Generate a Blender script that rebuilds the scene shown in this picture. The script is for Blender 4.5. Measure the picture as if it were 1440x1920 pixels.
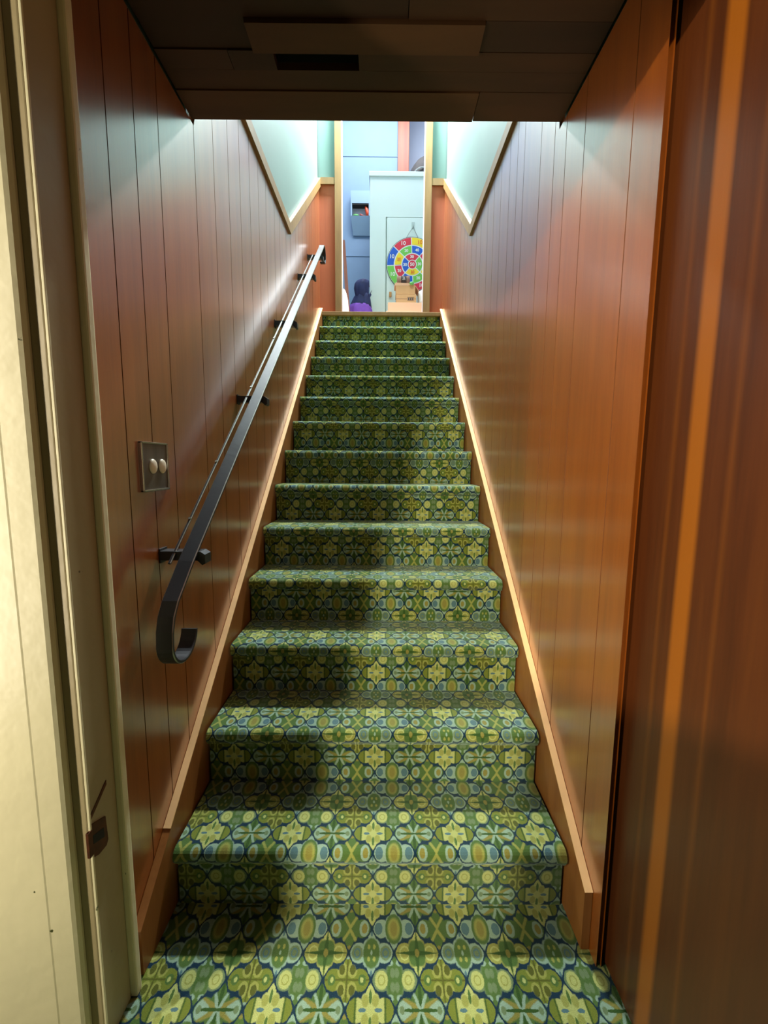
import bpy, bmesh, math, random
from mathutils import Vector, Matrix
random.seed(4)
for o in list(bpy.data.objects): bpy.data.objects.remove(o)
S = bpy.context.scene; COL = S.collection

# ------------------------------------------------------------- camera
cam = bpy.data.cameras.new('camera'); co = bpy.data.objects.new('camera', cam); COL.objects.link(co)
cam.sensor_fit = 'VERTICAL'; cam.sensor_height = 32.0; cam.lens = 766.5/1920*32.0
cam.clip_start = .02
P_, YW, RL = .1171, -.0033, .0077
r0 = Vector((math.cos(YW), math.sin(YW), 0)); f0 = Vector((-math.sin(YW), math.cos(YW), 0)); u0 = Vector((0, 0, 1))
f1 = f0*math.cos(P_)-u0*math.sin(P_); u1 = u0*math.cos(P_)+f0*math.sin(P_)
r2 = r0*math.cos(RL)+u1*math.sin(RL); u2 = u1*math.cos(RL)-r0*math.sin(RL)
co.matrix_world = Matrix(((r2.x, u2.x, -f1.x, 0), (r2.y, u2.y, -f1.y, 0), (r2.z, u2.z, -f1.z, 1.2155), (0, 0, 0, 1)))
S.camera = co

# ------------------------------------------------------------- world, lights, exposure
w = bpy.data.worlds.new('world'); S.world = w; w.use_nodes = True
w.node_tree.nodes['Background'].inputs[0].default_value = (.6, .8, 1, 1)
w.node_tree.nodes['Background'].inputs[1].default_value = .002
S.view_settings.view_transform = 'Standard'; S.view_settings.look = 'None'
S.view_settings.gamma = 1; S.view_settings.use_curve_mapping = False
S.view_settings.exposure = 0

def area(name, loc, target, sx, sy, power, col):
    l = bpy.data.lights.new(name, 'AREA'); l.shape = 'RECTANGLE'; l.size = sx; l.size_y = sy; l.energy = power; l.color = col
    o = bpy.data.objects.new(name, l); COL.objects.link(o); o.location = loc
    o.rotation_euler = (Vector(target)-Vector(loc)).to_track_quat('-Z', 'Y').to_euler(); return o
def point(name, loc, rad, power, col):
    l = bpy.data.lights.new(name, 'POINT'); l.energy = power; l.color = col; l.shadow_soft_size = rad
    o = bpy.data.objects.new(name, l); COL.objects.link(o); o.location = loc; return o
area('stairwell_ceiling_light', (-.02, 3.76, 4.95), (-.02, 2.3, 1.5), .5, .14, 260, (.88, .97, 1))
area('upper_room_light', (-.1, 4.6, 5.75), (-.1, 5.0, 2.6), 1.3, .8, 68, (.95, .98, 1))
area('casing_fill_light', (-1.40, .10, 1.25), (-.60, .75, 1.25), .06, 1.7, 27, (1, .93, .78))  # added unseen light, set to brighten the cream door casing
point('basement_hall_lamp', (-1.46, -3.0, 2.26), .07, 950, (1, .91, .72))

# ------------------------------------------------------------- node expression helper
class E:
    def __init__(s, nt, v): s.nt = nt; s.v = v
    def op(s, o, b=None, c=None, clamp=False):
        n = s.nt.nodes.new('ShaderNodeMath'); n.operation = o; n.use_clamp = clamp
        for i, x in enumerate((s, b, c)):
            if x is None: continue
            if isinstance(x, E): x = x.v
            if isinstance(x, (int, float)): n.inputs[i].default_value = x
            else: s.nt.links.new(x, n.inputs[i])
        return E(s.nt, n.outputs[0])
    def __add__(s, b): return s.op('ADD', b)
    def __sub__(s, b): return s.op('SUBTRACT', b)
    def __mul__(s, b): return s.op('MULTIPLY', b)
    def __truediv__(s, b): return s.op('DIVIDE', b)
    def abs(s): return s.op('ABSOLUTE')
    def min(s, b): return s.op('MINIMUM', b)
    def max(s, b): return s.op('MAXIMUM', b)
    def lt(s, b): return s.op('LESS_THAN', b)
    def gt(s, b): return s.op('GREATER_THAN', b)
    def sqrt(s): return s.op('SQRT')
    def floor(s): return s.op('FLOOR')
    def fract(s): return s.op('FRACT')
    def below(s, t, soft):   # soft step: 1 where s < t
        return (E(s.nt, t)*1.0 - s).op('DIVIDE', soft).op('ADD', .5, clamp=True) if isinstance(t, (int, float)) else None
def srgb(c): return tuple((x/255/12.92 if x/255 <= .04045 else ((x/255+.055)/1.055)**2.4) for x in c)
def mixc(nt, fac, a, b):
    n = nt.nodes.new('ShaderNodeMix'); n.data_type = 'RGBA'
    for sock, x in ((n.inputs[0], fac), (n.inputs[6], a), (n.inputs[7], b)):
        if isinstance(x, E): x = x.v
        if isinstance(x, tuple): sock.default_value = (*x, 1)
        elif isinstance(x, (int, float)): sock.default_value = x
        else: nt.links.new(x, sock)
    return n.outputs[2]
def newmat(name):
    m = bpy.data.materials.new(name); m.use_nodes = True
    return m, m.node_tree, m.node_tree.nodes['Principled BSDF']
def mat(name, c, rough=.5, metal=0, spec=.5, coat=0, coat_rough=.1, coat_ior=1.5, noise=0, nscale=8, bump=0, bscale=200, stretch=None):
    m, nt, b = newmat(name); c = srgb(c)
    b.inputs['Roughness'].default_value = rough; b.inputs['Metallic'].default_value = metal
    b.inputs['Specular IOR Level'].default_value = spec
    b.inputs['Coat Weight'].default_value = coat; b.inputs['Coat Roughness'].default_value = coat_rough; b.inputs['Coat IOR'].default_value = coat_ior
    b.inputs['Base Color'].default_value = (*c, 1)
    tc = nt.nodes.new('ShaderNodeTexCoord'); mp = nt.nodes.new('ShaderNodeMapping'); nt.links.new(tc.outputs['Object'], mp.inputs[0])
    if stretch: mp.inputs['Scale'].default_value = stretch
    if noise:
        n = nt.nodes.new('ShaderNodeTexNoise'); n.inputs['Scale'].default_value = nscale; n.inputs['Detail'].default_value = 5
        nt.links.new(mp.outputs[0], n.inputs['Vector'])
        r = nt.nodes.new('ShaderNodeMapRange'); r.inputs[1].default_value = .3; r.inputs[2].default_value = .7
        nt.links.new(n.outputs[0], r.inputs[0])
        o = mixc(nt, r.outputs[0], tuple(x*(1-noise) for x in c), tuple(min(1, x*(1+noise)) for x in c))
        nt.links.new(o, b.inputs['Base Color'])
    if bump:
        n = nt.nodes.new('ShaderNodeTexNoise'); n.inputs['Scale'].default_value = bscale; nt.links.new(mp.outputs[0], n.inputs['Vector'])
        bp = nt.nodes.new('ShaderNodeBump'); bp.inputs['Strength'].default_value = bump; bp.inputs['Distance'].default_value = .002
        nt.links.new(n.outputs[0], bp.inputs['Height']); nt.links.new(bp.outputs[0], b.inputs['Normal'])
        nt.links.new(bp.outputs[0], b.inputs['Coat Normal'])
    return m

# ------------------------------------------------------------- carpet material
def carpet_material():
    m, nt, b = newmat('patterned_carpet')
    uv = nt.nodes.new('ShaderNodeUVMap'); uv.uv_map = 'UVMap'
    # small wobble so the woven outlines are not ruler sharp
    nz = nt.nodes.new('ShaderNodeTexNoise'); nz.inputs['Scale'].default_value = 260; nz.inputs['Detail'].default_value = 2
    nt.links.new(uv.outputs[0], nz.inputs['Vector'])
    va = nt.nodes.new('ShaderNodeVectorMath'); va.operation = 'MULTIPLY_ADD'
    nt.links.new(nz.outputs['Color'], va.inputs[0]); va.inputs[1].default_value = (.004, .004, 0)
    nt.links.new(uv.outputs[0], va.inputs[2])
    sp = nt.nodes.new('ShaderNodeSeparateXYZ'); nt.links.new(va.outputs[0], sp.inputs[0])
    U = E(nt, sp.outputs[0]) - .002; V = E(nt, sp.outputs[1]) - .002
    PU, PV = .228, .216
    navy = srgb((8, 42, 62)); lime = srgb((146, 150, 72)); paleg = srgb((172, 178, 104)); olive = srgb((112, 122, 40))
    green = srgb((76, 104, 46)); dgreen = srgb((50, 80, 26)); pale = srgb((138, 164, 140)); blue = srgb((80, 112, 116)); tan = srgb((132, 126, 56))
    sage = srgb((104, 124, 84)); dolive = srgb((84, 88, 24))
    def lattice(ou, ov):
        a = (U + ou)/(PU/2); c = (V + ov)/(PV/2)          # tile pitch = 1 unit
        ai = (a + .5).floor(); ci = (c + .5).floor()
        x = ((a - ai)*2).abs(); y = ((c - ci)*2).abs()     # 0..1 from tile centre
        ax = (ai*.5).fract().gt(.25); cy = (ci*.5).fract().gt(.25)
        # outline: side lobes + waisted centre block with an ogee point
        lobe = ((x-.55)*(x-.55)/.185 + y*y/.205).sqrt()
        blk = ((x/.42).op('POWER', 4) + (y/.64).op('POWER', 4)).op('POWER', .25)
        tip = (x*x)*9.0 + y/.97
        f = lobe.min(blk).min(tip)
        return x, y, ax, cy, f
    def soft(e, t, s=.08): return (e*-1.0 + t).op('DIVIDE', s).op('ADD', .5, clamp=True)
    def ell(x, y, cx, cy_, rx, ry): return (((x-cx)/rx)*((x-cx)/rx) + ((y-cy_)/ry)*((y-cy_)/ry)).sqrt()
    def ring(e, t, wd): return soft((e-t).abs(), wd, .06)
    M = lambda fac, a, bb: mixc(nt, fac, a, bb)
    def motif_discs(x, y):
        c = M(soft(ell(x, y, 0, 0, .34, .95), 1, .25), sage, green)
        c = M(soft(ell(x, y, .2, .62, .14, .12), 1, .3), c, pale)
        c = M(soft(ell(x, y, .09, .25, .10, .18), 1, .3), c, sage)
        c = M(soft(ell(x, y, .56, 0, .27, .34), 1, .15), c, paleg)
        return M(ring(ell(x, y, .56, 0, .27, .34), .5, .08), c, lime)
    def motif_petal(x, y):
        c = M(soft(x, .45, .1), olive, olive)
        c = M(soft(ell(x, y, .22, .36, .21, .30), 1, .12), olive, lime)
        c = M(soft(ell(x, y, .22, .36, .12, .19), 1, .15), c, dolive)
        c = M(soft(x.min(y), .035, .04), c, dolive)
        c = M(soft(ell(x, y, .64, 0, .16, .2), 1, .15), c, green)
        c = M(soft(ell(x, y, .62, 0, .07, .1), 1, .3), c, paleg)
        return M(soft(ell(x, y, 0, .88, .12, .12), 1, .3), c, pale)
    def motif_lime(x, y):
        c = M(soft(x, .56, .06), olive, paleg)
        c = M(ring(x, .60, .03), c, dgreen)
        c = M(soft(ell(x, y, .2, .3, .14, .2), 1, .3), c, lime)
        c = M(soft(ell(x, y, 0, .44, .06, .24), 1, .2), c, green)
        return M(soft(ell(x, y, .32, 0, .15, .07), 1, .2), c, blue)
    def motif_star(x, y):
        c = M(soft(ell(x, y, .62, 0, .28, .34), 1, .15), green, pale)
        c = M(soft((y - x*.55).abs() + x*.12, .13, .06), c, tan)
        c = M(soft((y - x*2.1).abs()*.5 + y*.06, .09, .05), c, pale)
        c = M(soft(ell(x, y, 0, .5, .07, .4), 1, .2), c, dgreen)
        c = M(soft(ell(x, y, .3, 0, .42, .06), 1, .2), c, dgreen)
        return M(soft(ell(x, y, .74, 0, .10, .14), 1, .3), c, sage)
    def motif_round(x, y):
        c = M(soft(ell(x, y, .70, 0, .18, .27), 1, .1), pale, blue)
        e = ell(x, y, 0, 0, .42, .70)
        c = M(soft(e, 1.14, .08), c, pale); c = M(soft(e, .93, .08), c, green)
        c = M(soft(e, .66, .2), c, lime)
        return M(soft(ell(x, y, 0, 0, .16, .34), 1, .4), c, tan)
    def motif_x(x, y):
        c = M(soft(ell(x, y, .64, 0, .22, .36), 1, .12), green, pale)
        c = M(soft(ell(x, y, .66, 0, .13, .22), 1, .15), c, tan)
        c = M(soft((y - x*1.6 - .05).abs(), .12, .08), c, lime)
        return M(soft(ell(x, y, 0, .84, .1, .14), 1, .3), c, tan)
    def motif_lace(x, y):
        c = M(soft(ell(x, y, .62, .0, .24, .3), 1, .2), pale, sage)
        c = M(ring(ell(x, y, .62, 0, .12, .16), 1, .25), c, blue)
        c = M(soft(ell(x, y, 0, 0, .36, .60), 1, .15), c, green)
        c = M(soft(ell(x, y, .12, .24, .06, .1), 1, .3), c, lime)
        c = M(soft(ell(x, y, 0, 0, .05, .10), 1, .3), c, pale)
        return M(soft(ell(x, y, .0, .78, .05, .12), 1, .3), c, blue)
    def motif_lobes(x, y):
        c = M(soft(ell(x, y, .1, .68, .18, .22), 1, .2), lime, paleg)
        c = M(ring(ell(x, y, .55, 0, .2, .26), 1, .14), c, paleg)
        e = (x*x*6.5 + y*y*3.2).sqrt() - (x*y)*1.6
        c = M(soft(e, .86, .12), c, green)
        c = M(soft(x.min(y)+(x+y)*.12, .12, .05), c, dgreen)
        return M(soft(ell(x, y, 0, 0, .1, .16), 1, .3), c, tan)
    x, y, ax, cy, f = lattice(0, 0)
    c0 = M(cy, M(ax, motif_discs(x, y), motif_petal(x, y)), M(ax, motif_round(x, y), motif_x(x, y)))
    g0 = f
    x, y, ax, cy, f = lattice(.057, .054)
    # shifted lattice: tile (0,0) centred u=-.057, v=-.054
    c1 = M(cy, M(ax, motif_lime(x, y), motif_star(x, y)), M(ax, motif_lace(x, y), motif_lobes(x, y)))
    own = M(g0.lt(f), c1, c0)
    keep = soft(g0.min(f), .89, .10)*((g0-f).abs()*-1.0 + .12).op('DIVIDE', -.05).op('ADD', .5, clamp=True)
    col = M(keep, navy, own)
    # pile speckle
    n2 = nt.nodes.new('ShaderNodeTexNoise'); n2.inputs['Scale'].default_value = 700; n2.inputs['Detail'].default_value = 3
    nt.links.new(uv.outputs[0], n2.inputs['Vector'])
    mr = nt.nodes.new('ShaderNodeMapRange'); mr.inputs[1].default_value = .3; mr.inputs[2].default_value = .7; mr.inputs[3].default_value = .62; mr.inputs[4].default_value = 1.12
    nt.links.new(n2.outputs[0], mr.inputs[0])
    hs = nt.nodes.new('ShaderNodeHueSaturation'); nt.links.new(mr.outputs[0], hs.inputs['Value']); nt.links.new(col, hs.inputs['Color'])
    nt.links.new(hs.outputs[0], b.inputs['Base Color'])
    b.inputs['Roughness'].default_value = .95; b.inputs['Specular IOR Level'].default_value = .15
    b.inputs['Sheen Weight'].default_value = .3; b.inputs['Sheen Roughness'].default_value = .45; b.inputs['Sheen Tint'].default_value = (.75, 1, .92, 1)
    bp = nt.nodes.new('ShaderNodeBump'); bp.inputs['Strength'].default_value = .6; bp.inputs['Distance'].default_value = .003
    nt.links.new(n2.outputs[0], bp.inputs['Height']); nt.links.new(bp.outputs[0], b.inputs['Normal'])
    return m

def veneer_material(name, base, dark, light, rough, coat, crough, cior, axis='y', stripes=(), bw=1.0):
    # vertical grained, varnished plywood; stripes = (centre, half width, strength) paler vertical bands
    m, nt, b = newmat(name)
    geo = nt.nodes.new('ShaderNodeTexCoord'); sp = nt.nodes.new('ShaderNodeSeparateXYZ'); nt.links.new(geo.outputs['Object'], sp.inputs[0])
    pos = E(nt, sp.outputs['Y' if axis == 'y' else 'X'])
    mp = nt.nodes.new('ShaderNodeMapping'); nt.links.new(geo.outputs['Object'], mp.inputs[0]); mp.inputs['Scale'].default_value = (1, 1, .05)
    n = nt.nodes.new('ShaderNodeTexNoise'); n.inputs['Scale'].default_value = 24; n.inputs['Detail'].default_value = 6; nt.links.new(mp.outputs[0], n.inputs['Vector'])
    n2 = nt.nodes.new('ShaderNodeTexNoise'); n2.inputs['Scale'].default_value = 150; n2.inputs['Detail'].default_value = 3; nt.links.new(mp.outputs[0], n2.inputs['Vector'])
    k = (E(nt, n.outputs[0])*.7 + E(nt, n2.outputs[0])*.3 - .5)*(2.6*bw) + .5
    cr = nt.nodes.new('ShaderNodeValToRGB'); nt.links.new(k.v, cr.inputs[0])
    cr.color_ramp.elements[0].color = (*srgb(dark), 1); cr.color_ramp.elements[1].color = (*srgb(light), 1)
    e = cr.color_ramp.elements.new(.5); e.color = (*srgb(base), 1)
    col = cr.outputs[0]
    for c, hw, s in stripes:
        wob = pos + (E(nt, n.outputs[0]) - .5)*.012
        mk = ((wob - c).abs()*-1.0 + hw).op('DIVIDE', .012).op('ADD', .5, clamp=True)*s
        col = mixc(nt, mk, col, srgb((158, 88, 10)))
    nt.links.new(col, b.inputs['Base Color'])
    b.inputs['Roughness'].default_value = rough; b.inputs['Coat Weight'].default_value = coat
    b.inputs['Coat Roughness'].default_value = crough; b.inputs['Coat IOR'].default_value = cior
    bp = nt.nodes.new('ShaderNodeBump'); bp.inputs['Strength'].default_value = .12; bp.inputs['Distance'].default_value = .001
    nt.links.new(n2.outputs[0], bp.inputs['Height']); nt.links.new(bp.outputs[0], b.inputs['Normal'])
    return m

def chipped_paint(name, c, chip):
    m, nt, b = newmat(name)
    tc = nt.nodes.new('ShaderNodeTexCoord')
    n = nt.nodes.new('ShaderNodeTexNoise'); n.inputs['Scale'].default_value = 38; n.inputs['Detail'].default_value = 4; nt.links.new(tc.outputs['Object'], n.inputs['Vector'])
    mk = (E(nt, n.outputs[0]) - .735).op('MULTIPLY', 40, clamp=True)
    n2 = nt.nodes.new('ShaderNodeTexNoise'); n2.inputs['Scale'].default_value = 4; nt.links.new(tc.outputs['Object'], n2.inputs['Vector'])
    base = mixc(nt, n2.outputs[0], srgb(c), srgb(tuple(x*.92 for x in c)))
    nt.links.new(mixc(nt, mk, base, srgb(chip)), b.inputs['Base Color']); b.inputs['Roughness'].default_value = .42
    n3 = nt.nodes.new('ShaderNodeTexNoise'); n3.inputs['Scale'].default_value = 30; nt.links.new(tc.outputs['Object'], n3.inputs['Vector'])
    bp = nt.nodes.new('ShaderNodeBump'); bp.inputs['Strength'].default_value = .3; bp.inputs['Distance'].default_value = .004
    nt.links.new(n3.outputs[0], bp.inputs['Height']); nt.links.new(bp.outputs[0], b.inputs['Normal'])
    return m

CARPET = carpet_material()
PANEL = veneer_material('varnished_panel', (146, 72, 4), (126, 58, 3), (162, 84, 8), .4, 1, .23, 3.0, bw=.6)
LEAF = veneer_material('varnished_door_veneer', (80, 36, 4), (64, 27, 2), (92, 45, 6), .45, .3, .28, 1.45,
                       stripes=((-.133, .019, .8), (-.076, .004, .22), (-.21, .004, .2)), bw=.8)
ENDP = veneer_material('matt_end_panel', (168, 82, 36), (148, 66, 26), (184, 96, 46), .6, .1, .4, 1.4, axis='x', bw=.5)
GROOVE = mat('stained_groove', (96, 52, 20), .7, spec=.2)  # brown stain inside the panel grooves
STRING = veneer_material('stringer_timber', (138, 84, 34), (118, 66, 24), (156, 100, 46), .45, .3, .3, 1.5, bw=.6)
EDGE = mat('raw_timber_edge', (238, 190, 132), .6, noise=.08, nscale=12)
TRIMW = mat('tan_timber_trim', (150, 114, 68), .45, noise=.15, nscale=20, stretch=(1, 1, .2))
MINT = mat('mint_wall_paint', (112, 138, 131), .55, noise=.03, nscale=3)
SOFFIT = [mat('soffit_board_'+n, c, .55, noise=.25, nscale=14, stretch=(.15, 1, 1)) for n, c in (('brown', (66, 40, 18)), ('pale', (84, 54, 26)), ('dark', (52, 30, 14)))]
CREAM = chipped_paint('cream_gloss_paint', (228, 216, 172), (70, 72, 30))
CREAMD = chipped_paint('shaded_cream_paint', (168, 150, 110), (80, 62, 38))  # darker cream, the jamb's shade is put into the colour
BASE = mat('basement_plaster', (44, 30, 20), .8, noise=.05)
IRON = mat('black_painted_iron', (22, 22, 26), .48, spec=.5, coat=.1, coat_rough=.3, coat_ior=1.5, bump=.15, bscale=60)
IRONE = mat('bright_iron_edge', (150, 148, 140), .3, metal=.8)  # brighter metal on the rail edges and screws
STEEL = mat('brushed_dark_steel', (120, 112, 104), .42, metal=.85, noise=.2, nscale=30, stretch=(1, 1, .2))
STEELE = mat('polished_steel_rim', (190, 184, 172), .25, metal=.9)
BUTTON = mat('ivory_plastic', (226, 212, 184), .35)
RUST = mat('rusty_brown_metal', (88, 44, 22), .5, metal=.5, noise=.3, nscale=60)
BLUEW = mat('pale_blue_wall', (130, 158, 188), .7, noise=.02)
LILAC = mat('pale_lilac_wall', (196, 206, 226), .7)
WHITE = mat('white_cabinet_paint', (220, 238, 234), .45)
WHITER = mat('white_painted_reveal', (206, 198, 204), .5)
POST = veneer_material('orange_timber_post', (152, 66, 32), (126, 48, 20), (170, 82, 44), .5, .3, .3, 1.5, axis='x')
BOXB = mat('grey_blue_box_board', (146, 176, 200), .6)
DARK = mat('recess_shade', (28, 24, 24), .8)  # near-black colour stands in for shade inside holes and recesses
ORANGE = mat('orange_plastic', (238, 84, 42), .4)
GREENP = mat('green_plastic', (106, 186, 100), .4)
REDP = mat('dull_red_plastic', (178, 84, 70), .5)
CARD = mat('cardboard', (206, 160, 112), .8, noise=.06)
CARD2 = mat('pale_cardboard', (226, 180, 146), .8)
TAPE = mat('brown_parcel_tape', (170, 128, 92), .35)
INK = mat('dark_print', (74, 66, 64), .6)
NAVY = mat('navy_jacket_fabric', (34, 44, 92), .75, noise=.2, nscale=18)
PURPLE = mat('purple_jacket_fabric', (122, 72, 184), .75, noise=.12, nscale=18)
BAG = mat('dark_grey_fabric', (56, 52, 54), .7, noise=.3, nscale=12, stretch=(1, .3, 1))
PINKW = mat('pinkish_brown_timber', (176, 112, 92), .55, noise=.1)
PAPER = mat('white_plastic_bag', (240, 240, 238), .4)
CORD = mat('grey_cord', (110, 116, 112), .6)
WBROWN = mat('wooden_knob', (196, 144, 84), .5)

# ------------------------------------------------------------- mesh helpers
def link(name, me, m, parent=None):
    o = bpy.data.objects.new(name, me); COL.objects.link(o)
    for x in (m if isinstance(m, (list, tuple)) else [m]): me.materials.append(x)
    if parent: o.parent = parent
    return o
def obj(name, bm, m, parent=None, smooth=False):
    bmesh.ops.recalc_face_normals(bm, faces=bm.faces)
    me = bpy.data.meshes.new(name); bm.to_mesh(me); bm.free()
    if smooth:
        for p in me.polygons: p.use_smooth = True
    return link(name, me, m, parent)
def box(bm, x0, x1, y0, y1, z0, z1, bev=0, mi=0):
    vs = [bm.verts.new((x, y, z)) for x in (x0, x1) for y in (y0, y1) for z in (z0, z1)]
    q = [(0, 1, 3, 2), (4, 6, 7, 5), (0, 4, 5, 1), (2, 3, 7, 6), (0, 2, 6, 4), (1, 5, 7, 3)]
    fs = [bm.faces.new([vs[i] for i in f]) for f in q]
    for f in fs: f.material_index = mi
    if bev:
        es = list({e for f in fs for e in f.edges})
        r = bmesh.ops.bevel(bm, geom=es, offset=bev, segments=2, affect='EDGES', profile=.6)
        for f in r['faces']: f.material_index = mi
    return vs
def bx(name, dims, m, parent=None, bev=0):
    bm = bmesh.new(); box(bm, *dims, bev); return obj(name, bm, m, parent)
def prism(bm, pts, a0, a1, axis='x', mi=0):
    # pts: 2-D outline; axis x -> (y,z) outline, y -> (x,z), z -> (x,y)
    def P(t, p): return {'x': (t, p[0], p[1]), 'y': (p[0], t, p[1]), 'z': (p[0], p[1], t)}[axis]
    A = [bm.verts.new(P(a0, p)) for p in pts]; B = [bm.verts.new(P(a1, p)) for p in pts]
    n = len(pts); fs = [bm.faces.new(A), bm.faces.new(B[::-1])]
    for i in range(n): fs.append(bm.faces.new((A[i], B[i], B[(i+1) % n], A[(i+1) % n])))
    for f in fs: f.material_index = mi
    return fs
def tube(bm, pts, r, seg=8, mi=0):
    rings = []; pts = [Vector(p) for p in pts]
    for i, p in enumerate(pts):
        t = (pts[min(i+1, len(pts)-1)]-pts[max(i-1, 0)]).normalized()
        a = t.orthogonal().normalized() if i == 0 else (prev - t*prev.dot(t)).normalized()
        prev = a; b_ = t.cross(a)
        rr = r[i] if isinstance(r, (list, tuple)) else r
        rings.append([bm.verts.new(p + (a*math.cos(2*math.pi*k/seg)+b_*math.sin(2*math.pi*k/seg))*rr) for k in range(seg)])
    for i in range(len(rings)-1):
        for k in range(seg):
            f = bm.faces.new((rings[i][k], rings[i][(k+1) % seg], rings[i+1][(k+1) % seg], rings[i+1][k])); f.material_index = mi
    for rg in (rings[0][::-1], rings[-1]):
        f = bm.faces.new(rg); f.material_index = mi
def cyl(bm, c0, c1, r, seg=20, mi=0): tube(bm, [c0, c1], r, seg, mi)
def tag(o, label, cat, group=None):
    o['label'] = label; o['category'] = cat
    if group: o['group'] = group
    return o
def thing(name, label, cat, loc, group=None):
    o = bpy.data.objects.new(name, None); COL.objects.link(o); o.location = loc; o.empty_display_size = .1
    bpy.context.view_layer.update()
    return tag(o, label, cat, group)
def part(name, bm, m, parent, smooth=False):
    # geometry given in world coordinates, stored relative to the parent chain
    off = Vector((0, 0, 0)); p = parent
    while p: off += p.location; p = p.parent
    bmesh.ops.translate(bm, verts=bm.verts, vec=-off)
    return obj(name, bm, m, parent, smooth)
def pbx(name, dims, m, parent, bev=0):
    bm = bmesh.new(); box(bm, *dims, bev); return part(name, bm, m, parent)
def struct(name, bm, m, label=None, cat=None):
    o = obj(name, bm, m); o['kind'] = 'structure'; o['label'] = label or name.replace('_', ' '); o['category'] = cat or name.split('_')[0]; return o

# ------------------------------------------------------------- dimensions
XL, XR = -.582, .529            # stairwell walls
CL, CR = -.554, .501            # carpet edges
YE = 3.92                       # end wall with the upper doorway
RISE, GO, Y1 = .1841, .225, .9757
ZU = 14*RISE                    # upper floor
def ynose(i): return Y1+(i-1)*GO

# ------------------------------------------------------------- floor of the basement
def ribbon_mesh(profile, x0, x1, v0, close=None):
    # profile: list of (y,z) walked upwards; v follows the arc length; close: list of (y,z) for the hidden back
    bm = bmesh.new(); uvl = bm.loops.layers.uv.new('UVMap')
    vs = [v0]
    for a, b_ in zip(profile, profile[1:]): vs.append(vs[-1]+math.hypot(b_[0]-a[0], b_[1]-a[1]))
    L = [bm.verts.new((x0, *p)) for p in profile]; R = [bm.verts.new((x1, *p)) for p in profile]
    for i in range(len(profile)-1):
        f = bm.faces.new((L[i], R[i], R[i+1], L[i+1]))
        for lp, (x, v) in zip(f.loops, ((x0, vs[i]), (x1, vs[i]), (x1, vs[i+1]), (x0, vs[i+1]))): lp[uvl].uv = (x-.037, v)
    if close:
        CLs = [bm.verts.new((x0, *p)) for p in close]; CRs = [bm.verts.new((x1, *p)) for p in close]
        lp_ = L+CLs; rp_ = R+CRs; n = len(lp_)
        for i in range(len(L)-1, n):
            j = (i+1) % n; f = bm.faces.new((lp_[i], rp_[i], rp_[j], lp_[j]))
            for q in f.loops: q[uvl].uv = (q.vert.co.x-.037, q.vert.co.z)
        for side in (lp_[::-1], rp_):
            f = bm.faces.new(side)
            for q in f.loops: q[uvl].uv = (q.vert.co.y, q.vert.co.z)
    return bm
bm = ribbon_mesh([(-3.4, 0), (ynose(1)+.03, 0)], -2.6, 1.7, -3.4-.833, [(ynose(1)+.03, -.05), (-3.4, -.05)])
struct('floor', bm, CARPET, 'green patterned carpet floor at the foot of the stairs', 'floor')

# ------------------------------------------------------------- staircase
stairs = thing('staircase', 'straight flight of stairs in green and blue floral carpet between timber stringers', 'stairs', (0, ynose(1), 0))
PH = {1: .098, 2: .044, 3: .060, 4: .0, 5: .054, 6: .098, 7: .120, 8: .02, 9: .09, 10: .05, 11: .13, 12: .09, 13: .03}
OV = .026
def step_profile(i, top=True):
    y, z = ynose(i), RISE*i; zb = RISE*(i-1)
    pr = [(y+OV, zb), (y+OV, z-.05), (y+.010, z-.044)]
    for k in range(7):
        a = math.pi+ .25 - (math.pi/2+.25)*k/6
        pr.append((y+.022+.022*math.cos(a), z-.022+.022*math.sin(a)))
    pr.append((y+GO+OV, z))
    return pr
for i in range(1, 14):
    pr = step_profile(i)
    # arc length to the nosing front so each step starts at its own place in the pattern
    s = sum(math.hypot(b[0]-a[0], b[1]-a[1]) for a, b in zip(pr[:6], pr[1:6]))
    bm = ribbon_mesh(pr, CL, CR, PH[i]-s, [(ynose(i)+GO+OV, RISE*(i-1)-.02 if i > 1 else -.0), ] if i > 1 else [(ynose(i)+GO+OV, 0)])
    part('carpeted_step', bm, CARPET, stairs)
bm = ribbon_mesh([(YE-.012, RISE*13), (YE-.012, ZU-.03)], CL, CR, .02, [(YE+.004, ZU-.03), (YE+.004, RISE*13)])
o = part('top_riser', bm, CARPET, stairs)
o = pbx('top_nosing', (CL-.012, CR+.012, YE-.04, YE+.10, ZU-.030, ZU+.004), TRIMW, stairs, .004); o['label'] = 'bare tan timber nosing at the top'
# stringers: boards between carpet and wall with a pale sawn edge on top
def ztop(y): return .446+.812*(y-1.243)
for side, xa, xb in (('L', XL+.001, XL+.021), ('R', XR-.021, XR-.001)):
    y0 = .895 if side == 'R' else .84
    ye = .895 if side == 'R' else .99
    pts = [(y0, .002), (y0, ztop(y0)), (YE-.001, ztop(YE)), (YE-.001, ztop(YE)-.40), (y0+.40, .002)]
    bm = bmesh.new(); prism(bm, pts, xa, xb); st = part('stringer', bm, STRING, stairs)
    bm = bmesh.new()
    prism(bm, [(ye, ztop(ye)-.000), (ye-.002, ztop(ye)+.003), (YE-.001, ztop(YE)+.004), (YE-.001, ztop(YE)-.000)], xa, xb)
    e = part('edge_strip', bm, EDGE, st); e['label'] = 'pale bare timber edge'

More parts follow.
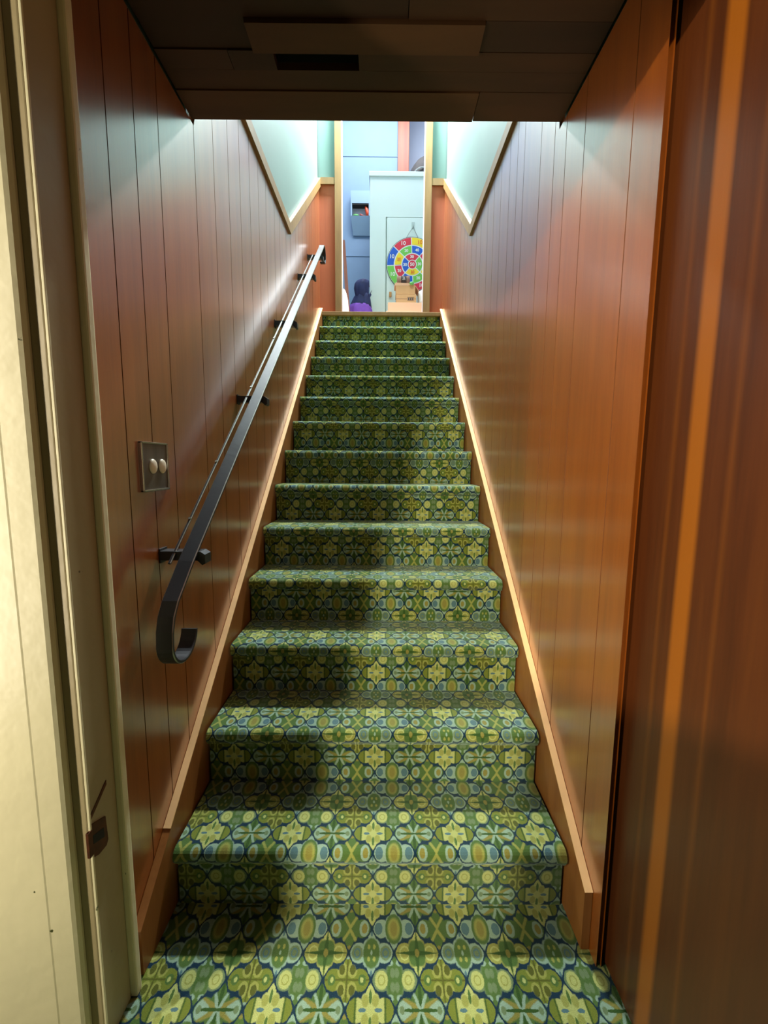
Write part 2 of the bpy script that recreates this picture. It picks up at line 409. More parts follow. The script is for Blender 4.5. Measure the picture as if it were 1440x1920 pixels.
# ------------------------------------------------------------- panelled walls
def wall_panel(name, x, sgn, y0, y1, ztopf, grooves, label):
    # sgn: +1 when the visible face looks to +x
    ys = {y0: 0, y1: 0}
    for g in grooves:
        if y0+.01 < g < y1-.01:
            ys[g-.0016] = 0; ys[g-.0006] = .003; ys[g+.0006] = .003; ys[g+.0016] = 0
    for k in (1.37, 2.66): 
        if y0 < k < y1: ys[k] = 0
    ks = sorted(ys); bm = bmesh.new(); prev = None
    for k in ks:
        a = bm.verts.new((x-sgn*ys[k], k, 0)); b_ = bm.verts.new((x-sgn*ys[k], k, ztopf(k)))
        if prev:
            f = bm.faces.new((prev[0], a, b_, prev[1])); f.material_index = 1 if (ys[k] > 0 or prev[2] > 0) else 0
        prev = (a, b_, ys[k])
    xb = x-sgn*.012
    q = [bm.verts.new((xb, y, z)) for y, z in ((y0, 0), (y1, 0), (y1, ztopf(y1)), (2.66, ztopf(2.66)), (1.375, ztopf(1.375)), (1.36, ztopf(1.36)), (y0, ztopf(y0)))]
    bm.faces.new(q if sgn < 0 else q[::-1])
    bmesh.ops.recalc_face_normals(bm, faces=bm.faces)
    me = bpy.data.meshes.new(name); bm.to_mesh(me); bm.free()
    o = link(name, me, [PANEL, GROOVE]); o['kind'] = 'structure'; o['label'] = label; o['category'] = 'wall'
    return o
def dado(y):
    if y < 1.372: return 2.23
    if y < 2.66: return 2.625
    return 2.625+(y-2.66)*.835
GL = [.942, 1.046, 1.155, 1.367, 1.516, 1.655, 1.783, 1.909, 2.038, 2.16, 2.32, 2.43, 2.58, 2.70, 2.86, 2.96, 3.1, 3.25, 3.38, 3.5, 3.66, 3.8]
GR = [.964, 1.192, 1.313, 1.401, 1.522, 1.699, 1.785, 1.889, 2.02, 2.14, 2.26, 2.41, 2.52, 2.66, 2.80, 2.90, 3.05, 3.2, 3.31, 3.45, 3.6, 3.72, 3.83]
wall_panel('wall_left', XL, 1, .80, YE, dado, GL, 'left wall of glossy grooved brown panelling')
wall_panel('wall_right', XR, -1, .86, YE, dado, GR, 'right wall of glossy grooved brown panelling')
# painted plaster above the panelling
bm = bmesh.new(); box(bm, XL-.12, XL-.0125, .83, YE+.0, 0, 5.0); struct('wall_upper_left', bm, MINT, 'pale mint plaster above the left panelling', 'wall')
bm = bmesh.new(); box(bm, XR+.0125, XR+.12, .912, YE+.0, 0, 5.0); struct('wall_upper_right', bm, MINT, 'pale mint plaster above the right panelling', 'wall')
# header above the basement soffit
bm = bmesh.new(); box(bm, XL-.01, XR+.01, 1.25, 1.36, 2.262, 5.0); struct('wall_header', bm, MINT, 'wall above the soffit edge', 'wall')
# end wall either side of the upper doorway
for nm, xa, xb, lab in (('wall_end_left', XL-.0124, -.40, 'left'), ('wall_end_right', .365, XR+.0124, 'right')):
    bm = bmesh.new(); box(bm, xa, xb, YE+.012, YE+.12, ZU-.4, 5.0); struct(nm, bm, MINT, 'mint end wall on the %s of the upper doorway' % lab, 'wall')
    bm = bmesh.new(); box(bm, max(xa, XL), min(xb, XR), YE, YE+.0118, ZU-.02, 3.66); struct(nm+'_panel', bm, ENDP, 'brown panel on the %s of the upper doorway' % lab, 'wall')
bm = bmesh.new(); box(bm, -.40, .365, YE+.012, YE+.12, 4.60, 5.0); struct('wall_end_top', bm, MINT, 'wall above the upper doorway', 'wall')
bm = bmesh.new(); box(bm, XL, XR, YE+.013, YE+.12, ZU-.4, ZU-.031); struct('wall_end_base', bm, BASE, 'wall below the upper doorway', 'wall')
bm = bmesh.new(); box(bm, XL-.12, XR+.12, 1.25, YE+.12, 5.0, 5.1); struct('ceiling_stairwell', bm, mat('white_ceiling', (235, 240, 240), .8), 'stairwell ceiling', 'ceiling')
# dado cap trims
def trim_path(name, x0, x1, pts, wd, label):
    bm = bmesh.new(); n = len(pts); ds = [Vector((pts[i+1][0]-pts[i][0], pts[i+1][1]-pts[i][1])).normalized() for i in range(n-1)]
    off = []
    for i in range(n):
        if i in (0, n-1):
            d = ds[0] if i == 0 else ds[-1]; nn = Vector((-d.y, d.x)) if True else None
            if i == 0 or i == n-1: off.append(Vector((0, 1))*(1/abs(nn.y)))
        else:
            n1 = Vector((-ds[i-1].y, ds[i-1].x)); n2 = Vector((-ds[i].y, ds[i].x)); mm = (n1+n2).normalized(); off.append(mm/mm.dot(n1))
    out = [(p[0]+o_.x*wd*0, p[1]) for p, o_ in zip(pts, off)] + [(p[0]+o_.x*wd, p[1]+o_.y*wd) for p, o_ in reversed(list(zip(pts, off)))]
    prism(bm, out, x0, x1); return struct(name, bm, TRIMW, label, 'trim')
tp = [(1.362, 2.60), (2.672, 2.60), (YE-.0005, 2.60+(YE-2.672)*.835)]
trim_path('trim_left', XL-.012, XL+.014, tp, .055, 'tan timber cap trim above the left panelling')
trim_path('trim_right', XR-.014, XR+.012, tp, .055, 'tan timber cap trim above the right panelling')
bm = bmesh.new(); box(bm, XL+.0145, -.4445, YE-.014, YE+.0119, 3.655, 3.71); struct('trim_end_left', bm, TRIMW, 'tan cap trim left of the upper doorway', 'trim')
bm = bmesh.new(); box(bm, .4135, XR-.0145, YE-.014, YE+.0119, 3.655, 3.71); struct('trim_end_right', bm, TRIMW, 'tan cap trim right of the upper doorway', 'trim')
# upper door frame: tan casings, white reveals
t = thing('door_frame', 'tan timber casing around the doorway at the top of the stairs', 'door frame', (-.02, YE, ZU+.004))
for xa, xb in ((-.444, -.384), (.350, .413)):
    pbx('casing', (xa, xb, YE-.018, YE-.0002, ZU+.004, 4.58), TRIMW, t, .003)
pbx('head_casing', (-.444, .413, YE-.018, YE-.0002, 4.581, 4.64), TRIMW, t, .003)
for xa, xb in ((-.40, -.386), (.352, .366)):
    o = pbx('reveal', (xa+.0005, xb, YE+.0002, YE+.125, ZU+.004, 4.58), WHITER, t); o['label'] = 'white painted reveal'

# ------------------------------------------------------------- soffit over the foot of the stairs
bm = bmesh.new(); z0 = 2.24
rows = [(.80, .985, [(-.60, -.1, 0, 0), (-.098, .545, 2, .003)]), (.987, 1.078, [(-.60, .05, 2, .004), (.052, .545, 0, .002)]),
        (1.080, 1.152, [(-.60, -.334, 2, .006), (-.332, .232, 1, -.006), (.234, .545, 2, .003)]),
        (1.154, 1.205, [(-.60, -.40, 0, .003), (-.398, -.285, 2, .002), (-.07, .545, 0, .003)]),
        (1.2055, 1.262, [(-.60, .545, 0, .003)]), (1.264, 1.36, [(-.60, .26, 1, 0), (.262, .545, 0, .003)])]
for ya, yb, segs in rows:
    for xa, xb, mi, dz in segs: box(bm, max(xa, XL+.0002), min(xb, XR-.0002), ya, yb, z0+dz, 2.262, 0, mi)
o = struct('ceiling_soffit', bm, SOFFIT[0], 'low dark timber board soffit over the foot of the stairs', 'ceiling'); o.data.materials.append(SOFFIT[1]); o.data.materials.append(SOFFIT[2])
bm = bmesh.new(); box(bm, XL, XR, .80, 1.25, 2.33, 2.36); struct('ceiling_hole_shade', bm, DARK, 'near-black sheet painting the shade above a missing soffit board', 'ceiling')  # backing sheet, the hole's shade is put into its colour

# ------------------------------------------------------------- basement doorway (camera stands just outside)
YJ0, YJ1 = .715, .80
t = thing('painted_door_frame', 'chipped cream painted door frame at the left of the stair foot', 'door frame', (-.60, YJ0, 0))
bm = bmesh.new(); box(bm, -.600, -.566, YJ0, YJ1, 0, 2.02, .0025); part('jamb', bm, CREAMD, t)['label'] = 'cream jamb with its shade in the colour'
bm = bmesh.new(); box(bm, -.5658, -.5655+.0045, YJ0+.0005, YJ0+.0045, 0, 2.02, .001)
part('jamb_highlight', bm, CREAM, t)  # bright cream strip stands in for the highlight along the jamb corner
bm = bmesh.new(); box(bm, -.582, -.552, YJ1+.0005, YJ1+.019, 0, 2.02, .004); part('stop_bead', bm, CREAM, t)
# casing, slightly set back from the jamb edge, rounded near edge and stepped face
pts = [(-.590, YJ0-.001), (-.590, YJ0-.006), (-.5935, YJ0-.013), (-.600, YJ0-.016), (-.640, YJ0-.018), (-.643, YJ0-.019), (-.800, YJ0-.021), (-.812, YJ0-.017), (-.815, YJ0-.001)]
bm = bmesh.new(); prism(bm, pts, 0, 2.04, 'z'); part('casing', bm, CREAM, t)
bm = bmesh.new(); box(bm, -.566, .546, YJ0, YJ1, 2.021, 2.05); part('head_jamb', bm, CREAMD, t)
# strike plate with its lip wrapping the jamb edge
sp = thing('strike_plate', 'small rusty brown strike plate on the cream door jamb', 'strike plate', (-.566, .74, .47))
bm = bmesh.new()
prism(bm, [(.716, .445), (.716, .515), (.760, .495), (.763, .440), (.757, .432), (.735, .434)], -.5654, -.5628)
box(bm, -.5665, -.5605, .7085, .7135, .452, .505, .001)
box(bm, -.5654, -.560, .709, .719, .452, .505, .001)
part('plate', bm, RUST, sp)
bm = bmesh.new(); prism(bm, [(.722, .470), (.722, .488), (.752, .477), (.752, .456)], -.5628, -.5622); part('latch_hole', bm, DARK, sp)
bm = bmesh.new(); prism(bm, [(.722, .520), (.722, .530), (.772, .566), (.772, .556)], -.5655, -.5645); part('gouge', bm, RUST, sp)
# front wall of the basement room around the doorway
bm = bmesh.new(); box(bm, -2.6, -.7155, YJ0, YJ1, 0, 2.36); struct('wall_front_left', bm, BASE, 'basement wall left of the doorway', 'wall')
bm = bmesh.new(); box(bm, .60, 1.7, YJ0+.05, YJ1+.06, 0, 2.36); struct('wall_front_right', bm, BASE, 'basement wall right of the doorway', 'wall')
bm = bmesh.new(); box(bm, -.7155, .546, YJ0, YJ1-.001, 2.052, 2.36); struct('wall_front_top', bm, BASE, 'basement wall above the doorway', 'wall')
bm = bmesh.new(); box(bm, -2.6, 1.7, -3.4, .795, 2.36, 2.45); struct('ceiling_basement', bm, BASE, 'basement ceiling', 'ceiling')
bm = bmesh.new(); box(bm, -2.7, -2.6, -3.4, YJ0, 0, 2.36); struct('wall_basement_left', bm, BASE, 'basement side wall', 'wall')
bm = bmesh.new(); box(bm, 1.7, 1.8, -3.4, YJ0, 0, 2.36); struct('wall_basement_right', bm, BASE, 'basement side wall', 'wall')
bm = bmesh.new(); box(bm, -2.6, 1.7, -3.5, -3.4, 0, 2.36); struct('wall_basement_back', bm, BASE, 'basement back wall', 'wall')
bm = bmesh.new(); box(bm, -2.6, -.725, -.60, -.50, 0, 2.36); struct('wall_blocker', bm, BASE, 'unseen wall added to shade the left of the stairs', 'wall')  # added out of view to keep the lamp off the left steps
bm = bmesh.new(); box(bm, -.33, 1.7, -.62, -.52, 0, 1.24); struct('wall_low_blocker', bm, BASE, 'unseen half height wall added to shade the lower right', 'wall')  # added out of view to cast the dark area on the lower door leaf
# varnished right jamb strip and the open door leaf
bm = bmesh.new(); box(bm, .530, .556, .8935, .907, 0, 2.14, .003); struct('trim_hinge_side', bm, mat('worn_timber_edge', (220, 176, 116), .5, noise=.25, nscale=40, stretch=(1, 1, .1)), 'worn varnished timber strip at the hinge side of the doorway', 'trim')
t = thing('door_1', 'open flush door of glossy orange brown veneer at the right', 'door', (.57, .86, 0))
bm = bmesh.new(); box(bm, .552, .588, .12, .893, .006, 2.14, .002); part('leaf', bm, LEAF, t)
bm = bmesh.new()
for z in (.25, 1.02, 1.78): cyl(bm, (.5475, .899, z-.045), (.5475, .899, z+.045), .006, 10)
part('hinge', bm, RUST, t)
t['kind'] = 'structure'

# ------------------------------------------------------------- handrail
hr = thing('handrail', 'black painted flat iron handrail with curled ends on the left wall', 'handrail', (XL, 1.0, .9))
def zr(y): return 1.162+.800*(y-1.269)
def flat_bar(path, x0, x1, th, mname, m, parent, name, lip=False):
    bm = bmesh.new(); n = len(path); rows_ = []
    for i, p in enumerate(path):
        a = Vector(path[max(i-1, 0)]); b_ = Vector(path[min(i+1, n-1)]); d = (b_-a).normalized(); nn = Vector((-d.y, d.x))
        t_ = Vector(p)+nn*th/2; u_ = Vector(p)-nn*th/2; e = min(.002, th*.3)
        t1 = Vector(p)+nn*(th/2-e); u1_ = Vector(p)-nn*(th/2-e)
        rows_.append([bm.verts.new(v) for v in ((x0+e, *t_), (x1-e, *t_), (x1, *t1), (x1, *u1_), (x1-e, *u_), (x0+e, *u_), (x0, *u1_), (x0, *t1))])
    for i in range(n-1):
        for k in range(8):
            f = bm.faces.new((rows_[i][k], rows_[i][(k+1) % 8], rows_[i+1][(k+1) % 8], rows_[i+1][k]))
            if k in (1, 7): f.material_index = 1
    bm.faces.new(rows_[0]); bm.faces.new(rows_[-1][::-1])
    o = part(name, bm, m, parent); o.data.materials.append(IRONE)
    for p in o.data.polygons: p.use_smooth = False
    return o
# path: lower scroll, straight run, upper hook
sl = math.atan(.8); path = []
yb, zb = .985, zr(.985)
R0 = .062
# lower end: bends steeply down, then curls under and away from the viewer
low = []
for k in range(19):
    a = math.radians(-8 - 180*k/18); low.append((.962+.060*math.cos(a), .795+.058*math.sin(a)-.006*k/18))
low += [(.905, .826), (.915, .858), (.936, .888), (.968, .916)]
path = low+[(1.02, zr(1.02)), (1.10, zr(1.10))]
y = 1.3
while y < 3.40: path.append((y, zr(y))); y += .25
path.append((3.44, zr(3.44)))
for k in range(9):
    a = math.pi/2+sl - (math.pi*1.25)*k/8
    path.append((3.50+.062*math.cos(a)+.012, zr(3.50)-.062+.062*math.sin(a)))
flat_bar(path, -.520, -.480, .009, '', IRON, hr, 'rail')
sp_path = [(y_, zr(y_)-.004) for y_ in (1.02, 1.5, 2.0, 2.5, 3.0, 3.30)]
flat_bar(sp_path, -.546, -.538, .006, '', IRON, hr, 'fixing_strip')
for y_ in (1.063, 1.68, 2.288, 2.926, 3.30):
    zc = zr(y_)-.010
    bm = bmesh.new()
    # wall plate, arm under the rail, turned-down tab on the room side
    box(bm, XL+.0005, XL+.004, y_-.018, y_+.018, zc-.034, zc+.004, .001)
    prism(bm, [(XL+.003, zc-.026), (XL+.003, zc-.002), (-.474, zc-.002), (-.462, zc-.010), (-.462, zc-.034), (-.470, zc-.038), (-.482, zc-.026)], y_-.018, y_+.018, 'y')
    br = part('bracket', bm, IRON, hr)
for y_ in (1.14, 1.34, 1.72, 2.1, 2.5, 2.9, 3.2):
    bm = bmesh.new(); nn = Vector((0, -math.sin(sl), math.cos(sl))); c = Vector((-.542, y_, zr(y_)-.001))
    cyl(bm, c, c+nn*.004, .004, 8); part('screw', bm, IRONE, hr)

# ------------------------------------------------------------- light switch
sw = thing('light_switch', 'dark metal switch plate with two oval ivory buttons on the brown panelling', 'light switch', (XL, 1.043, 1.204))
bm = bmesh.new(); pts = []
box(bm, XL+.0003, XL+.006, .985, 1.101, 1.145, 1.263, .002); part('plate', bm, STEEL, sw)
bm = bmesh.new()
for (ya, yb_, za, zb_) in ((.983, .988, 1.143, 1.265), (1.098, 1.103, 1.143, 1.265), (.983, 1.103, 1.143, 1.148), (.983, 1.103, 1.260, 1.265)): box(bm, XL+.0003, XL+.0085, ya, yb_, za, zb_, .0012)
part('rim', bm, STEELE, sw)
for yy in (1.030, 1.073):
    bm = bmesh.new(); bmesh.ops.create_uvsphere(bm, u_segments=20, v_segments=12, radius=1)
    bmesh.ops.scale(bm, vec=(.0075, .0155, .0185), verts=bm.verts); bmesh.ops.translate(bm, vec=(XL+.007, yy, 1.205), verts=bm.verts)
    part('button', bm, BUTTON, sw, True)

# ------------------------------------------------------------- the upper room
bm = bmesh.new(); box(bm, -1.6, 1.5, YE+.13, 6.6, ZU-.1, ZU); struct('floor_upper', bm, mat('upper_floor_boards', (176, 150, 120), .6), 'floor of the room upstairs', 'floor')
bm = bmesh.new(); box(bm, -1.6, 1.5, YE+.13, 6.6, 5.9, 6.0); struct('ceiling_upper', bm, mat('upper_ceiling', (230, 236, 240), .8), 'ceiling of the room upstairs', 'ceiling')
bm = bmesh.new(); box(bm, -1.6, .155, 5.60, 5.70, ZU, 5.9)
struct('wall_back', bm, BLUEW, 'pale blue back wall of the room upstairs', 'wall')
bm = bmesh.new()
for z in (3.86, 5.03): box(bm, -1.6, .15, 5.594, 5.5995, z, z+.006)
struct('trim_wall_joints', bm, BLUEW, 'faint horizontal cover strips on the blue wall', 'trim')
bm = bmesh.new(); box(bm, .27, 1.5, 6.0, 6.1, ZU, 5.9); struct('wall_back_right', bm, LILAC, 'pale lilac wall behind the timber post', 'wall')
bm = bmesh.new(); box(bm, .156, .296, 5.56, 5.70, ZU, 5.9, .004); tag(obj('timber_post', bm, POST), 'orange brown timber post between the blue wall and the lilac wall', 'post')
bm = bmesh.new(); box(bm, -1.7, -1.6, YE+.13, 6.6, ZU, 5.9); struct('wall_upper_room_left', bm, BLUEW, 'left wall of the room upstairs', 'wall')
bm = bmesh.new(); box(bm, 1.5, 1.6, YE+.13, 6.6, ZU, 5.9); struct('wall_upper_room_right', bm, LILAC, 'right wall of the room upstairs', 'wall')
bm = bmesh.new(); box(bm, -1.6, XL-.0, YE+.122, YE+.1295, ZU, 5.9); box(bm, XR, 1.5, YE+.122, YE+.1295, ZU, 5.9); struct('wall_upper_room_front', bm, LILAC, 'front wall of the room upstairs', 'wall')

# cabinet
YC = 4.9
t = thing('cabinet', 'tall white painted cabinet with a lip top in the room upstairs', 'cabinet', (.3, YC, ZU))
bm = bmesh.new()
box(bm, -.166, .012, YC, YC+.5, ZU, 4.355); box(bm, .0121, .80, YC, YC+.5, 3.945, 4.355); box(bm, .0121, .80, YC+.03, YC+.5, ZU, 3.9449)
part('body', bm, WHITE, t)
pbx('top', (-.176, .81, YC-.012, YC+.51, 4.3555, 4.404), WHITE, t, .004)
pbx('door', (.024, .66, YC-.004, YC+.018, ZU+.04, 3.935), WHITE, t, .003)
d = t.children[-1]
bm = bmesh.new(); box(bm, .055, .083, YC-.026, YC-.0045, 3.095, 3.148, .004); part('catch', bm, WBROWN, d)['label'] = 'small wooden turn catch'

# dartboard, hung from a hook on the cabinet door
DC = Vector((.312, YC-.012, 3.443)); DR = .290
t = thing('dartboard', 'round multicoloured toy dartboard hanging on the white cabinet door', 'dartboard', DC)
cr_, cb, cg, cyy = (mat('dartboard_'+n, c, .6) for n, c in (('red', (226, 46, 74)), ('blue', (20, 94, 208)), ('green', (120, 206, 84)), ('yellow', (250, 222, 40))))
dw, dk = mat('dartboard_white', (238, 244, 240), .6), mat('dartboard_black_rim', (40, 50, 54), .6)
bm = bmesh.new(); cyl(bm, DC+Vector((0, .006, 0)), DC+Vector((0, -.001, 0)), DR, 64); part('rim', bm, dk, t)
bm = bmesh.new(); cyl(bm, DC+Vector((0, .005, 0)), DC+Vector((0, -.002, 0)), DR*.982, 64); part('backing', bm, dw, t)
def sector(bm, r0_, r1_, a0, a1, yo, n=12):
    gap = .0048
    A, B = [], []
    for k in range(n+1):
        for rr, lst in ((r0_, A), (r1_, B)):
            g = math.degrees(gap/rr) if rr > 0 else 0
            a = math.radians(a0+g+(a1-a0-2*g)*k/n); lst.append(bm.verts.new(DC+Vector((rr*math.cos(a), yo, rr*math.sin(a)))))
    for k in range(n): bm.faces.new((A[k], A[k+1], B[k+1], B[k]))
def text(s, size, loc, m, parent):
    c = bpy.data.curves.new('number', 'FONT'); c.body = s; c.size = size; c.align_x = 'CENTER'; c.align_y = 'CENTER'; c.offset = .0012; c.extrude = .0003
    o = bpy.data.objects.new('number', c); COL.objects.link(o)
    me = bpy.data.meshes.new_from_object(o.evaluated_get(bpy.context.evaluated_depsgraph_get())); bpy.data.objects.remove(o); bpy.data.curves.remove(c)
    me.transform(Matrix.Rotation(math.radians(90), 4, 'X')); me.transform(Matrix.Translation(Vector(loc)-parent.matrix_world.translation))
    me.materials.clear(); return link('number', me, m, parent)
bpy.context.view_layer.update()
seq1 = [cr_, cb, cg, cyy]; seq2 = [cg, cyy, cr_, cb]; tnum = []
orange_ink = mat('dartboard_orange_print', (240, 110, 30), .6)
for k in range(8):
    a0 = 93+45*k
    for ra, rb, sq, txt in ((.715, .972, seq1, '10'), (.425, .675, seq2, '20')):
        bm = bmesh.new(); sector(bm, DR*ra, DR*rb, a0, a0+45, -.0032); m_ = sq[k % 4]
        bmesh.ops.recalc_face_normals(bm, faces=bm.faces)
        part('sector', bm, m_, t)
        am = math.radians(a0+22.5); rm = DR*(ra+rb)/2
        if txt == '20' and k == 7: txt = '40'
        text(txt, .058 if ra > .5 else .042, DC+Vector((rm*math.cos(am), -.0045, rm*math.sin(am))), orange_ink if m_ is cyy else dw, t)
for k, m_ in enumerate((cr_, cb, cyy, cg)):
    a0 = 48+90*k; bm = bmesh.new(); sector(bm, DR*.175, DR*.385, a0, a0+90, -.0032); part('sector', bm, m_, t)
    am = math.radians(a0+45); text('30', .042, DC+Vector((DR*.28*math.cos(am), -.0045, DR*.28*math.sin(am))), orange_ink if m_ is cyy else dw, t)
bm = bmesh.new(); cyl(bm, DC+Vector((0, -.001, 0)), DC+Vector((0, -.0032, 0)), DR*.145, 32); part('bullseye', bm, cr_, t)
text('50', .05, DC+Vector((0, -.0045, 0)), dw, t)
bm = bmesh.new(); hk = Vector((DC.x+.004, YC-.012, 3.85))
tube(bm, [DC+Vector((-.07, -.001, .279)), DC+Vector((-.04, -.003, .33)), hk+Vector((-.004, 0, -.02)), hk+Vector((0, -.004, 0)), hk+Vector((.004, 0, -.02)), DC+Vector((.06, -.001, .281))], .0022, 6)
part('hanging_cord', bm, CORD, t)
hk_ = thing('wall_hook', 'small clear adhesive hook above the dartboard', 'hook', (hk.x, YC-.005, hk.z))
bm = bmesh.new(); box(bm, hk.x-.018, hk.x+.018, YC-.0065, YC-.0042, hk.z-.03, hk.z+.04, .001); part('pad', bm, mat('clear_plastic_pad', (190, 206, 202), .3), hk_)
bm = bmesh.new(); tube(bm, [(hk.x, YC-.007, hk.z+.01), (hk.x, YC-.010, hk.z-.006), (hk.x, YC-.022, hk.z-.006), (hk.x, YC-.023, hk.z+.006)], .003, 6); part('prong', bm, mat('clear_plastic_prong', (176, 190, 188), .3), hk_)

# grey-blue box mounted on the blue wall with a window onto toys
YB = 5.6; bx0, bx1 = -.425, -.185; YF = YB-.10
t = thing('wall_box', 'grey blue open fronted box on the pale blue wall beside the cabinet', 'wall box', (-.27, YB, 4.29))
pbx('upper_panel', (bx0, bx1, YF, YB-.001, 4.435, 4.58), BOXB, t)
bm = bmesh.new()
A = [bm.verts.new(v) for v in ((bx0, YF, 4.29), (bx1, YF, 4.29), (bx1, YB-.001, 4.29), (bx0, YB-.001, 4.29))]
B = [bm.verts.new(v) for v in ((bx0+.024, YB-.02, 4.10), (bx1, YB-.02, 4.10), (bx1, YB-.001, 4.10), (bx0+.024, YB-.001, 4.10))]
bm.faces.new(A); bm.faces.new(B[::-1])
for k in range(4): bm.faces.new((A[k], A[(k+1) % 4], B[(k+1) % 4], B[k]))
part('lower_panel', bm, BOXB, t)
for xa in (bx0, bx1-.016): pbx('side', (xa, xa+.016, YF, YB-.001, 4.2905, 4.4345), BOXB, t)
pbx('back_panel', (bx0+.0165, bx1-.0165, YB-.012, YB-.001, 4.2905, 4.4345), WHITER, t)
pbx('lining', (bx0+.0165, bx1-.0165, YF+.004, YB-.0125, 4.420, 4.4345), DARK, t)
bm = bmesh.new(); tube(bm, [(-.212, YF+.035, 4.302), (-.216, YF+.035, 4.340), (-.230, YF+.035, 4.385), (-.243, YF+.035, 4.416)], [.022, .024, .020, .011], 10)
tag(obj('plastic_toy', bm, ORANGE, smooth=True), 'orange upright plastic toy in the window of the wall box', 'toy')
bm = bmesh.new(); tube(bm, [(-.395, YF+.02, 4.303), (-.36, YF+.02, 4.305), (-.325, YF+.02, 4.302)], [.010, .014, .009], 8); tag(obj('plastic_toy', bm, GREENP, smooth=True), 'low green plastic toy lying in the wall box', 'toy')
bm = bmesh.new(); tube(bm, [(-.312, YF+.02, 4.314), (-.285, YF+.02, 4.304), (-.255, YF+.02, 4.298)], [.012, .010, .006], 8); tag(obj('plastic_toy', bm, REDP, smooth=True), 'dull red plastic toy between the green and orange toys', 'toy')

# dark rounded bag on top of the cabinet
bm = bmesh.new(); bmesh.ops.create_uvsphere(bm, u_segments=32, v_segments=20, radius=1)
for v in bm.verts:
    if v.co.z < 0: v.co.z *= .12
    a = math.atan2(v.co.y, v.co.x); v.co *= 1+.03*math.sin(7*a)*max(0, v.co.z)
bmesh.ops.scale(bm, vec=(.29, .20, .29), verts=bm.verts); bmesh.ops.translate(bm, vec=(.545, YC+.26, 4.4045+.037), verts=bm.verts)
t = thing('rounded_bag', 'dark grey rounded bag on top of the white cabinet', 'bag', (.535, YC+.26, 4.405))
part('body', bm, BAG, t, True)
bm = bmesh.new(); tube(bm, [(.40+.03*math.cos(a)*0+.0, YC+.06+.0*a, 4.43+.0) if False else (.42+.10*math.cos(a), YC+.075+.02*abs(math.cos(a)), 4.432+.075*math.sin(a)) for a in [math.pi*k/10 for k in range(11)]], .008, 8)
part('handle', bm, mat('light_grey_webbing', (150, 152, 154), .6), t, True)

# hooded jacket hanging at the cabinet side
t = thing('hooded_jacket', 'navy and purple hooded jacket hanging at the left side of the white cabinet', 'jacket', (-.25, 4.78, 3.25))
def cloth(profile, cx, cy, folds, seed, fdepth=.06, a_off=0):
    bm = bmesh.new(); rs = []; random.seed(seed); ph = [random.random()*6 for _ in range(4)]
    for (z, w_, d_, ox) in profile:
        ring_ = []
        for k in range(48):
            a = 2*math.pi*k/48
            q = 1+fdepth*math.sin(folds*a+ph[0]+z*3)+fdepth*.5*math.sin((folds*2+1)*a+ph[1]-z*9)
            ring_.append(bm.verts.new((cx+ox+w_*math.cos(a)*q, cy+d_*math.sin(a)*q, z)))
        rs.append(ring_)
    for i in range(len(rs)-1):
        for k in range(48): bm.faces.new((rs[i][k], rs[i][(k+1) % 48], rs[i+1][(k+1) % 48], rs[i+1][k]))
    bm.faces.new(rs[0]); bm.faces.new(rs[-1][::-1]); return bm
bm = cloth([(3.242, .010, .010, .035), (3.240, .045, .03, .025), (3.225, .066, .05, .018), (3.19, .078, .06, .006), (3.14, .080, .062, 0), (3.10, .076, .058, .003), (3.07, .072, .05, .006), (3.05, .066, .045, .01)], -.255, 4.80, 5, 2, .05)
part('hood', bm, NAVY, t, True)
bm = cloth([(3.09, .070, .042, .0), (3.06, .082, .05, -.006), (3.03, .094, .056, -.010), (2.985, .108, .062, -.016), (2.95, .118, .064, -.022)], -.24, 4.80, 6, 5, .07)
part('yoke', bm, NAVY, t, True)
bm = cloth([(2.985, .090, .052, -.022), (2.965, .112, .062, -.026), (2.93, .130, .068, -.03), (2.88, .138, .07, -.03), (2.80, .145, .07, -.03), (2.68, .15, .07, -.03)], -.24, 4.795, 6, 5, .07)
part('body', bm, PURPLE, t, True)
bm = bmesh.new(); prism(bm, [(-.185, 3.02), (-.165, 3.08), (-.135, 3.125), (-.150, 3.09), (-.142, 3.075), (-.165, 3.03), (-.165, 2.80), (-.185, 2.80)], 4.775, 4.782, 'y'); part('strap', bm, NAVY, t)
bm = bmesh.new(); tube(bm, [(-.1665, 4.915, 3.22), (-.21, 4.90, 3.215), (-.225, 4.86, 3.235)], .005, 6); tag(obj('coat_hook', bm, STEEL), 'small metal hook on the cabinet side holding the jacket', 'hook')

# boxes in front of the dartboard
ZS = 2.935
t = thing('side_table', 'plain low table carrying the cardboard boxes upstairs', 'table', (.25, 4.68, ZU))
pbx('table_top', (.02, .50, 4.56, 4.86, 2.80, 2.83), CARD2, t, .003)
for xa in (.04, .44):
    for ya in (4.58, 4.80): pbx('leg', (xa, xa+.04, ya, ya+.04, ZU, 2.7995), CARD2, t)
def carton(name, d, m, label, tape=True, flaps=False, grp=None):
    t = thing(name, label, 'box', ((d[0]+d[1])/2, (d[2]+d[3])/2, d[4]))
    if grp: t['group'] = grp
    pbx('carton', d, m, t, .003)
    if tape: pbx('tape', (d[0]+.0, d[1]-.0, d[2]-.0008, d[2]-.0001, (d[4]+d[5])/2-.006, (d[4]+d[5])/2+.002), TAPE, t)
    return t
carton('cardboard_box', (.040, .42, 4.62, 4.84, 2.8305, 2.938), CARD2, 'wide pale cardboard box at the bottom of the pile', False)
c = carton('cardboard_box', (.128, .345, 4.64, 4.80, 2.9385, 3.030), CARD, 'cardboard box with a printed panel, in the middle of the pile')
bm = bmesh.new()
for k in range(3): box(bm, .255+k*.022, .270+k*.022, 4.6385, 4.6398, 2.972, 2.992)
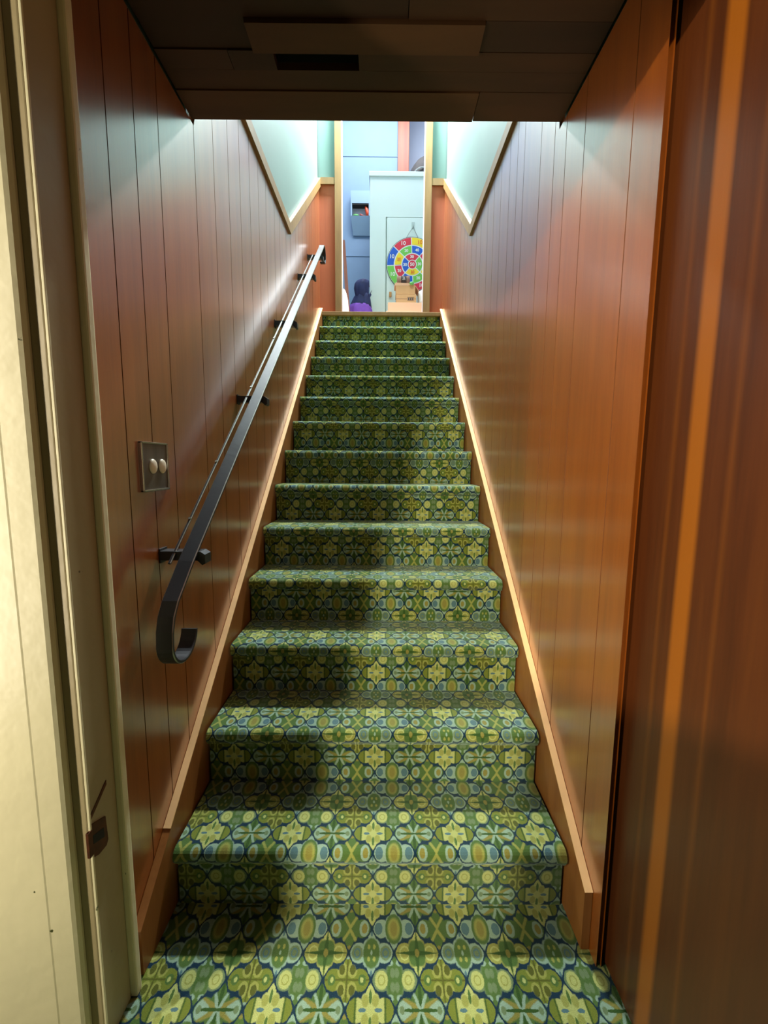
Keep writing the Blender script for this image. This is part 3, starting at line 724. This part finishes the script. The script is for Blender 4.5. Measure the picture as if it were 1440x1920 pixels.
for z_ in (2.965, 2.998): box(bm, .248, .322, 4.6385, 4.6398, z_, z_+.003)
part('print', bm, INK, c)
c = carton('cardboard_box', (.124, .333, 4.64, 4.80, 3.0305, 3.118), CARD, 'open cardboard box at the top of the pile', False)
bm = bmesh.new(); prism(bm, [(.333, 3.118), (.337, 3.118), (.372, 3.07), (.368, 3.068)], 4.645, 4.80, 'y'); part('flap', bm, CARD2, c)
bm = bmesh.new(); prism(bm, [(.108, 3.119), (.12, 3.148), (.30, 3.142), (.325, 3.126), (.325, 3.1185), (.12, 3.1185)], 4.64, 4.78, 'y')
tag(obj('folded_card', bm, CARD2), 'folded pale card lying on the top cardboard box', 'card')
t = thing('jar', 'rounded brown jar with a black label on top of the cardboard boxes', 'jar', (.205, 4.70, 3.149))
bm = bmesh.new(); cyl(bm, (.137, 4.70, 3.192), (.275, 4.70, 3.197), .042, 24); part('body', bm, mat('brown_jar', (176, 136, 116), .4), t, True)
bm = bmesh.new(); cyl(bm, (.180, 4.70, 3.1935), (.238, 4.70, 3.1955), .0427, 24); part('jar_label', bm, INK, t, True)
bm = bmesh.new()
for k in range(3): box(bm, .192+.006*k, .226-.003*k, 4.6562, 4.6575, 3.184+.011*k, 3.188+.011*k)
part('label_print', bm, PAPER, t)
bm = bmesh.new(); bmesh.ops.create_uvsphere(bm, u_segments=16, v_segments=10, radius=.021); bmesh.ops.scale(bm, vec=(1.2, .7, .8), verts=bm.verts); bmesh.ops.translate(bm, vec=(.292, 4.628, 3.136), verts=bm.verts)
tag(obj('toy_ball', bm, GREENP, smooth=True), 'small bright green ball at the edge of the top box', 'ball')
bm = cloth([(3.10, .012, .012, 0), (3.085, .05, .04, .0), (3.04, .062, .05, .0), (2.97, .066, .055, .01), (2.9395, .06, .05, .0)], .432, 4.70, 5, 9, .08)
tag(obj('plastic_bag', bm, PAPER, smooth=True), 'white crumpled plastic bag right of the cardboard boxes', 'bag')
# leaning board and white bundle at the left edge of the doorway
bm = bmesh.new(); prism(bm, [(-.455, 3.60), (-.428, 3.60), (-.355, ZU+.01), (-.30, ZU), (-.40, ZU)], 4.70, 4.74, 'y')
tag(obj('leaning_board', bm, PINKW), 'pinkish brown timber board leaning just inside the upper doorway on the left', 'board')
bm = cloth([(3.03, .010, .01, -.01), (3.01, .026, .03, -.008), (2.97, .034, .04, 0), (2.92, .040, .045, .005), (2.84, .05, .05, 0), (2.70, .06, .06, 0), (ZU, .055, .055, 0)], -.425, 4.52, 4, 3, .12)
tag(obj('white_bundle', bm, PAPER, smooth=True), 'white crumpled bundle at the foot of the leaning board', 'bundle')
